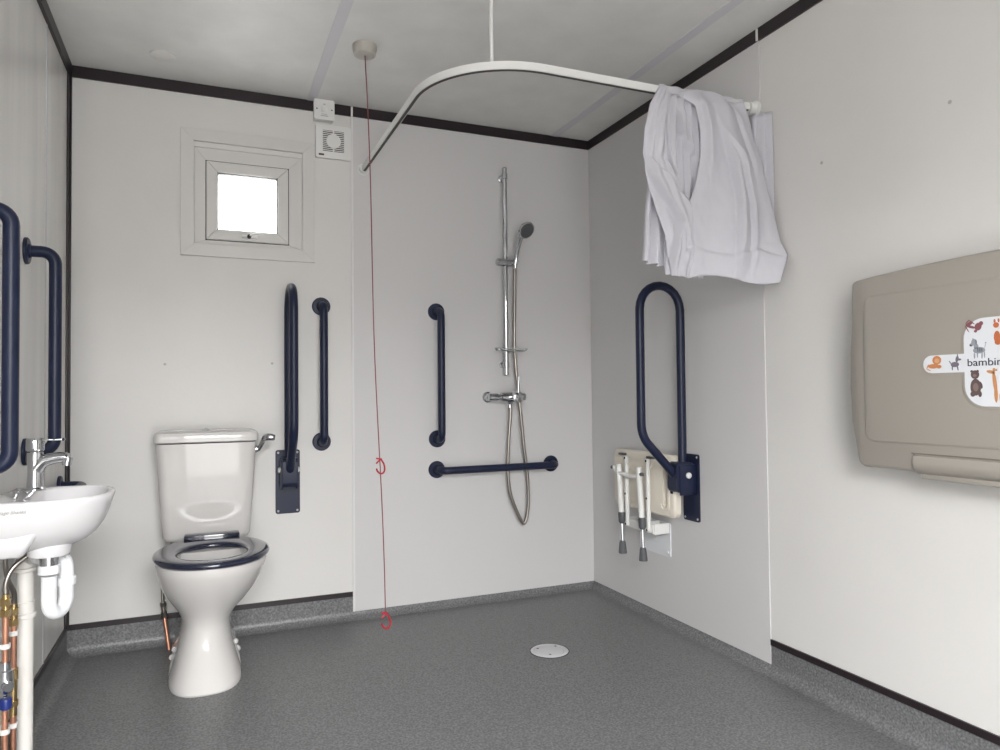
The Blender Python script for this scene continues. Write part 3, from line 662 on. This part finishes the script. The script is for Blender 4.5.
# ------------------------------------------------------------------ curtain rail
CZ, CY = 2.046, -1.203
cr_ = thing('curtain_rail', 'white curved shower curtain rail running from the back wall to the right wall', 'curtain rail', (1.165, 0, CZ))
path = fillet([(1.165, -.012, CZ), (1.165, CY, CZ), (W-.012, CY-.006, CZ)], .33, 22)
def rail_bm(h0, h1, t0, t1):
    bm = B(); rings = []
    for i, p in enumerate(path):
        a = path[max(i-1, 0)]; c = path[min(i+1, len(path)-1)]; T = (c-a).normalized(); Nn = Vector((T.y, -T.x, 0))
        rings.append([p+Nn*t0+Vector((0, 0, h0)), p+Nn*t1+Vector((0, 0, h0)), p+Nn*t1+Vector((0, 0, h1)), p+Nn*t0+Vector((0, 0, h1))])
    loft(bm, rings); return bm
obj('track', rail_bm(-.011, .014, -.009, .009), M_WHITEPL, cr_, angle=30)
obj('track_slot', rail_bm(-.0125, -.0105, -.006, .0045), M_SLOT, cr_, angle=30, label='dark slot under the track')
obj('wall_socket', lathe(B(), (1.165, -.0042*0-.0005, CZ), (0, -1, 0), [(0, .027), (.005, .027), (.008, .021), (.022, .019)], 24), M_WHITEPL, cr_)
obj('wall_socket', lathe(B(), (W-.0005, CY-.006, CZ-.004), (-1, 0, 0), [(0, .030), (.006, .030), (.010, .024), (.035, .022)], 24), M_WHITEPL, cr_)
obj('ceiling_rod', cyl(B(), (1.343, -1.128, CZ+.012), (1.343, -1.128, H), .0062, 16), M_WHITEPL, cr_)

# ------------------------------------------------------------------ curtain bundle thrown over the rail
cu = thing('shower_curtain', 'white shower curtain bunched up and thrown over the rail by the right wall', 'curtain', (2.10, CY, 1.45))
def lerp_tab(tab, t):
    t = min(max(t, 0), 1)*(len(tab)-1); i = min(int(t), len(tab)-2); f = t-i; a, c = tab[i], tab[i+1]
    f2 = f
    return [a[k]+(c[k]-a[k])*f2 for k in range(len(a))]
def seg_dist(px, py, a, c):
    ax_, ay, bx, by = *a, *c; dx, dy = bx-ax_, by-ay; L2 = dx*dx+dy*dy
    t = ((px-ax_)*dx+(py-ay)*dy)/L2; tc_ = min(max(t, 0), 1); qx, qy = ax_+tc_*dx, ay+tc_*dy
    d = math.hypot(px-qx, py-qy); side = dx*(py-qy)-dy*(px-qx)
    return d, (1 if side > 0 else -1), tc_
def crease(x, z, line, h, w):
    """one-sided fold: cloth steps out by h at the line and relaxes over w on the positive side"""
    best = None
    n = len(line)-1
    for k in range(n):
        d, s, t = seg_dist(x, z, line[k], line[k+1]); 
        if best is None or d < best[0]: best = (d, s, (k+t)/n)
    h *= 1.7; d, s, t = best; env = min(1, 4*t+.15)*min(1, 4*(1-t)+.15)
    sg = d*s
    if sg < -0.006: return -0.35*h*math.exp(sg/(w*.5))*env
    if sg < 0.006: k = (sg+.006)/.012; return ((1-k)*(-.35)+k)*h*env
    return h*math.exp(-(sg-.006)/w)*env
def sheet(left, right, lines, pleat=None, nu=90, nv=110, top=None, bottom=None, ns=0.004, seed=0.0):
    """left/right: rows (x,y,z) from top to bottom; lines: creases in (x,z)"""
    bm = B(); rows = []
    for j in range(nv+1):
        v = j/nv; a = Vector(lerp_tab(left, v)); c = Vector(lerp_tab(right, v)); row = []
        for i in range(nu+1):
            u = i/nu; p = a.lerp(c, u)
            if top: p.z += (1-v)**2*top(u)
            if bottom: p.z += v**2*bottom(u)
            d = 0.0
            for (ln, h, w_) in lines: d += crease(p.x, p.z, ln, h, w_)
            if pleat: d += pleat(u, v)
            d += ns*noise.noise(Vector((p.x*14, p.z*9, seed)))+ns*.5*noise.noise(Vector((p.x*40, p.z*22, seed+4)))
            p.y -= d; row.append(bm.verts.new(p))
        rows.append(row)
    for j in range(nv):
        for i in range(nu): bm.faces.new((rows[j][i], rows[j][i+1], rows[j+1][i+1], rows[j+1][i]))
    return bm
def cloth(name, bm, **k):
    o = obj(name, bm, M_CURT, cu, angle=180, **k)
    md = o.modifiers.new('thick', 'SOLIDIFY'); md.thickness = 0.0018; md.offset = 0
    return o
YC = CY-.016
# back layer: straight pleats from the rail down to the hem, behind the rail line
cloth('back_drop', sheet([(1.93, CY+.02, 2.045), (1.90, CY+.01, 1.9), (1.865, CY, 1.6), (1.845, CY-.01, 1.455)], [(2.325, CY+.02, 2.04), (2.325, CY+.015, 1.9), (2.325, CY+.01, 1.65), (2.325, CY+.01, 1.45)], [],
      pleat=lambda u, v: (.012+.006*v)*math.sin(u*58+2*math.sin(u*9)), bottom=lambda u: -.01*math.sin(u*9)))
# middle pleats seen between the left swag and the big front fold
cloth('middle_folds', sheet([(1.945, YC, 2.035), (1.93, YC-.006, 1.88), (1.93, YC-.01, 1.75), (1.93, YC-.01, 1.62), (1.92, YC-.01, 1.50), (1.925, YC-.01, 1.412)], [(2.09, YC, 2.04), (2.09, YC-.006, 1.88), (2.09, YC-.008, 1.75), (2.08, YC-.01, 1.62), (2.08, YC-.01, 1.50), (2.08, YC-.01, 1.405)],
      [([(1.99, 2.003), (1.994, 1.903), (2.06, 1.807)], .014, .03), ([(1.95, 1.99), (1.936, 1.876), (1.951, 1.783), (1.98, 1.69)], .012, .02)],
      pleat=lambda u, v: .009*math.sin(u*30+v*3)*(1-.5*v), seed=3))
# left swag: hangs from the rail, bellies out to the left and is pulled back to the right
cloth('left_swag', sheet([(1.918, YC+.000, 2.052), (1.875, YC-.010, 1.985), (1.845, YC-.018, 1.895), (1.833, YC-.022, 1.80), (1.848, YC-.026, 1.715), (1.880, YC-.030, 1.63), (1.915, YC-.030, 1.545), (1.932, YC-.026, 1.47), (1.942, YC-.022, 1.405)],
      [(1.958, YC-.004, 2.048), (1.945, YC-.016, 1.985), (1.925, YC-.028, 1.895), (1.922, YC-.036, 1.80), (1.972, YC-.040, 1.715), (2.015, YC-.042, 1.63), (2.018, YC-.040, 1.545), (2.022, YC-.034, 1.47), (2.020, YC-.030, 1.398)],
      [([(1.828, 1.79), (1.898, 1.664), (1.955, 1.594), (1.94, 1.497), (1.938, 1.415)], .016, .035), ([(1.845, 1.80), (1.93, 1.735), (2.0, 1.66)], -.010, .03), ([(1.93, 2.03), (1.89, 1.92), (1.875, 1.80)], .008, .02), ([(1.955, 1.594), (1.995, 1.50), (1.955, 1.42)], .010, .02)],
      pleat=lambda u, v: .012*math.sin(PI*u)+.004*math.sin(u*17+v*6), nu=46, seed=7))
# big front fold: over the rail, widening down to a pointed right corner
cloth('front_fold', sheet([(1.990, YC-.002, 2.038), (2.055, YC-.020, 2.00), (2.064, YC-.030, 1.91), (2.062, YC-.034, 1.82), (2.030, YC-.040, 1.72), (1.992, YC-.044, 1.63), (1.998, YC-.046, 1.54), (2.010, YC-.046, 1.46), (1.990, YC-.040, 1.39)],
      [(2.282, YC-.002, 2.052), (2.290, YC-.012, 2.00), (2.298, YC-.026, 1.91), (2.312, YC-.045, 1.82), (2.322, YC-.062, 1.72), (2.330, YC-.080, 1.63), (2.337, YC-.100, 1.54), (2.342, YC-.130, 1.492), (2.296, YC-.140, 1.398)],
      [([(2.150, 1.93), (2.170, 1.80), (2.177, 1.65), (2.172, 1.54), (2.150, 1.42)], .017, .045), ([(2.150, 1.93), (2.200, 1.80), (2.232, 1.66), (2.226, 1.54), (2.210, 1.42)], .013, .030),
       ([(2.08, 2.04), (2.09, 1.90), (2.085, 1.76)], .008, .03), ([(2.235, 2.03), (2.262, 1.90), (2.280, 1.75)], .006, .03), ([(2.02, 1.50), (2.14, 1.475), (2.25, 1.50), (2.33, 1.47)], -.006, .03)],
      pleat=lambda u, v: .006*math.sin(u*13+v*2)+.022*math.sin(PI*v)*math.sin(PI*u), top=lambda u: .028*math.sin(PI*min(1, u*1.3)), bottom=lambda u: .016*math.sin(u*5.2+.3)-.004*u, seed=11))
# bottom of the fold tucked back under towards the wall
cloth('under_tuck', sheet([(1.990, YC-.040, 1.393), (1.995, YC+.010, 1.418), (2.00, YC+.03, 1.45)], [(2.296, YC-.138, 1.398), (2.305, YC-.05, 1.44), (2.31, YC+.03, 1.47)], [],
      pleat=lambda u, v: .006*math.sin(u*13), nv=20, bottom=None, seed=14, top=lambda u: .016*math.sin(u*5.2+.3)-.004*u))
# cloth laid over the top of the rail joining front and back
cloth('over_rail', sheet([(1.935, CY+.022, 2.030), (1.930, CY+.010, 2.064), (1.925, CY-.010, 2.066), (1.92, YC-.006, 2.035)], [(2.300, CY+.022, 2.030), (2.295, CY+.010, 2.066), (2.29, CY-.010, 2.067), (2.285, YC-.004, 2.045)], [],
      pleat=lambda u, v: .003*math.sin(u*40), nv=24, ns=.003, seed=18))
# tail end hanging between the rail end and the wall
cloth('tail', sheet([(2.305, CY-.034, 2.004), (2.305, CY-.036, 1.8), (2.305, CY-.05, 1.6), (2.30, CY-.05, 1.48)], [(2.345, CY-.085, 2.003), (2.345, CY-.087, 1.8), (2.345, CY-.085, 1.6), (2.345, CY-.085, 1.48)], [],
      pleat=lambda u, v: .006*math.sin(u*14), nu=30, nv=30, ns=.001))

# ------------------------------------------------------------------ baby changing unit
YB, XF = -2.10, W-.100
bc = thing('baby_changing_unit', 'beige fold-down baby changing unit closed on the right wall', 'baby changing unit', (W, YB, .79))
def bout(ins=0.0, n=12):
    """outline (y,z) of the unit, y measured right->left seen from the room"""
    hw, zb, zt = .420, .793, 1.338
    o = []
    # right side (towards back wall): y = YB+hw
    def corner(cx, cz, r, a0, a1, m=6): return [(cx+r*math.cos(math.radians(a0+(a1-a0)*k/m)), cz+r*math.sin(math.radians(a0+(a1-a0)*k/m))) for k in range(m+1)]
    h = hw-ins
    o += corner(YB+h-.035, zb+ins+.022, .022, -90, -12)
    for t in (0.2, .4, .6, .8): o.append((YB+h-.013+.024*math.sin(PI*(.12+t*.88)), zb+ins+.03+(zt-zb-2*ins-.05)*t))
    o += corner(YB+h-.016, zt-ins-.014, .012, 5, 85)
    for k in range(1, 16):
        t = k/16; o.append((YB+(h-.02)*(1-2*t), zt-ins+.014*math.sin(PI*t)))
    o += corner(YB-h+.016, zt-ins-.014, .012, 95, 175)
    for t in (.8, .6, .4, .2): o.append((YB-h+.013-.024*math.sin(PI*(.12+t*.88)), zb+ins+.03+(zt-zb-2*ins-.05)*t))
    o += corner(YB-h+.035, zb+ins+.022, .022, 192, 270)
    return o
bm = B(); O0, O1, O2 = bout(0), bout(.004), bout(.010)
rings = [[(W-.001, a, b_) for a, b_ in bout(.012)], [(W-.03, a, b_) for a, b_ in O1], [(XF+.016, a, b_) for a, b_ in O0], [(XF+.005, a, b_) for a, b_ in O1], [(XF, a, b_) for a, b_ in O2]]
loft(bm, rings); obj('shell', bm, M_BEIGE, bc, angle=40)
pan = rrect(YB-.374, YB+.374, .868, 1.292, .030, 8)
pan = [(a, b_+(.018*math.cos((a-YB)/.374*PI/2)-.010 if b_ > 1.1 else 0)) for a, b_ in pan]
pin = [(YB+(a-YB)*.985, 1.08+(b_-1.08)*.975) for a, b_ in pan]
bm = B(); loft(bm, [[(XF+.001, a, b_) for a, b_ in pan], [(XF-.0015, a, b_) for a, b_ in pan], [(XF-.0045, a, b_) for a, b_ in pin]])
pn = obj('front_panel', bm, M_BEIGE, bc, angle=25)
# pull lip along the bottom edge
bm = prism(B(), [(XF+.004, .842), (XF-.006, .838), (XF-.010, .822), (XF-.006, .804), (XF+.010, .790), (XF+.03, .786), (XF+.03, .842)], lambda a, b_, d: (a, -1.877-d, b_), .406)
obj('pull_handle', bm, M_BEIGE, bc, angle=50)
bm = box(B(), XF-.0015, XF+.01, -2.29, -1.868, .842, .8455); box(bm, XF-.001, XF+.01, -1.8765, -1.8735, .80, .842)
obj('handle_gap', bm, M_BEIGED, bc, smooth=False, label='dark gap line around the pull handle')
obj('lower_lip', box(B(), XF+.01, W-.02, -2.28, -1.885, .776, .796, .004), M_BEIGE, bc)
# sticker: arm plus lobe on both sides
def plus(ins):
    cz = 1.080; A, Hh, r = .193-ins, .029-ins, .029-ins; bw, bh, rb = .084-ins, .114-ins, .056-ins
    o = []
    def arc(cx, c_, rr, a0, a1, m=8): return [(cx+rr*math.cos(math.radians(a0+(a1-a0)*k/m)), c_+rr*math.sin(math.radians(a0+(a1-a0)*k/m))) for k in range(m+1)]
    o += arc(YB+A-r, cz, r, -90, 90); o += [(YB+bw, cz+Hh)]
    o += arc(YB+bw-rb, cz+bh-rb, rb, 0, 90); o += arc(YB-bw+rb, cz+bh-rb, rb, 90, 180); o += [(YB-bw, cz+Hh)]
    o += arc(YB-A+r, cz, r, 90, 270); o += [(YB-bw, cz-Hh)]
    o += arc(YB-bw+rb, cz-bh+rb, rb, 180, 270); o += arc(YB+bw-rb, cz-bh+rb, rb, 270, 360); o += [(YB+bw, cz-Hh)]
    return o
def flat_poly(bm, poly, x, t, m=0):
    vs = [bm.verts.new((x, a, b_)) for a, b_ in poly]; f = bm.faces.new(vs)
    r = bmesh.ops.extrude_face_region(bm, geom=[f]); bmesh.ops.translate(bm, verts=[v for v in r['geom'] if isinstance(v, bmesh.types.BMVert)], vec=(-t, 0, 0))
    return bm
XP = XF-.0045
obj('sticker_border', flat_poly(B(), plus(0), XP+.001, .0035), M_BEIGE, pn, angle=25)
st = obj('sticker', flat_poly(B(), plus(.006), XP-.001, .0022), M_STICK, pn, angle=25, label='white plus-shaped sticker with little animals')
XS_ = XP-.0032
def P2(X, Y):
    d = X-923; y = -1.907-.00272*d+.0000026*d*d; return (y, 1.0815-(Y-364)*.00253)
def zpx(X, Y): return P2(920+X/7.5, 310+Y/7.5)
def disc(bm, X, Y, rx, ry, rot=0, n=18, x=None):
    po = []
    for k in range(n):
        a = 2*PI*k/n; dx, dy = rx*math.cos(a), ry*math.sin(a); c, s = math.cos(rot), math.sin(rot)
        po.append(zpx(X+dx*c-dy*s, Y+dx*s+dy*c))
    xx = XS_ if x is None else x
    vs = [bm.verts.new((xx, a, b_)) for a, b_ in po]; f = bm.faces.new(vs)
    r = bmesh.ops.extrude_face_region(bm, geom=[f]); bmesh.ops.translate(bm, verts=[v for v in r['geom'] if isinstance(v, bmesh.types.BMVert)], vec=(-.0003, 0, 0))
def stroke(bm, p, q, w):
    L = math.hypot(q[0]-p[0], q[1]-p[1]); disc(bm, (p[0]+q[0])/2, (p[1]+q[1])/2, L/2+w*.5, w, math.atan2(q[1]-p[1], q[0]-p[0]), 12)
def animal(name, col, discs, strokes, hi=None):
    bm = B()
    for k, d in enumerate(discs): disc(bm, *d, x=XS_-.00002*k)
    for s in strokes: stroke(bm, *s)
    o = obj(name, bm, M_flat(name+'_print', col), st, smooth=False)
    if hi:
        c2, ds = hi; bm = B()
        for d in ds: disc(bm, *d, x=XS_-.0004)
        obj(name+'_detail', bm, M_flat(name+'_detail_print', c2), st, smooth=False)
animal('lion_print', (.50, .20, .08), [(145, 380, 34, 34), (118, 425, 42, 18), (160, 430, 20, 14)], [((80, 410), (65, 445), 4), ((65, 445), (95, 458), 4)], ((.60, .33, .17), [(146, 384, 18, 18)]))
animal('donkey_print', (.16, .14, .18), [(282, 418, 32, 20), (300, 378, 12, 24, .2), (318, 382, 14, 8), (304, 352, 4, 12)], [((262, 430), (262, 460), 5), ((300, 430), (306, 462), 5), ((252, 410), (240, 390), 4)])
animal('monkey_print', (.22, .085, .10), [(465, 150, 26, 30, .5), (488, 128, 16, 16), (400, 125, 30, 12, -.4), (412, 148, 34, 10, .3), (445, 182, 12, 10)], [((372, 120), (400, 95), 4), ((370, 140), (395, 185), 4), ((400, 100), (440, 130), 4)])
animal('zebra_print', (.27, .29, .32), [(432, 262, 22, 24), (410, 280, 14, 12), (468, 322, 46, 24), (446, 295, 18, 24)], [((432, 340), (432, 380), 6), ((455, 340), (455, 375), 5), ((490, 340), (488, 382), 6), ((506, 330), (508, 378), 5), ((510, 310), (518, 275), 2), ((518, 272), (519, 270), 7), ((424, 240), (424, 234), 5)], ((.07, .07, .09), [(407, 284, 8, 7), (448, 262, 3, 18), (460, 318, 3, 18), (475, 320, 3, 18), (490, 322, 3, 16), (446, 305, 14, 3)]))
animal('bear_print', (.12, .085, .08), [(432, 498, 32, 32), (408, 474, 10, 10), (452, 474, 10, 10), (435, 590, 40, 62), (412, 640, 18, 20), (466, 640, 14, 22), (472, 575, 14, 28, -.3)], [], ((.22, .16, .15), [(436, 590, 20, 30), (430, 505, 14, 10)]))
animal('giraffe_print', (.52, .25, .11), [(552, 482, 34, 12, .2), (575, 468, 10, 14), (592, 470, 8, 8), (586, 640, 14, 60)], [((570, 480), (588, 640), 15), ((580, 640), (588, 700), 6), ((615, 640), (620, 700), 6)])
animal('fox_print', (.46, .13, .05), [(605, 235, 24, 44), (600, 150, 22, 20), (590, 120, 8, 14), (620, 118, 8, 14), (612, 270, 26, 22)], [])
tx = text_bm('bambino', 0.0262, 0, 0.0003)
mt = Matrix(((0, 0, -1, 0), (-1, 0, 0, 0), (0, 1, 0, 0), (0, 0, 0, 1)))
bmesh.ops.transform(tx, matrix=Matrix.Translation((XS_-.0006, -2.029, 1.0715)) @ mt @ Matrix.Diagonal((1.12, 1, 1, 1)), verts=tx.verts)
obj('lettering', tx, M_flat('print_charcoal', (.03, .035, .05)), st, smooth=False)
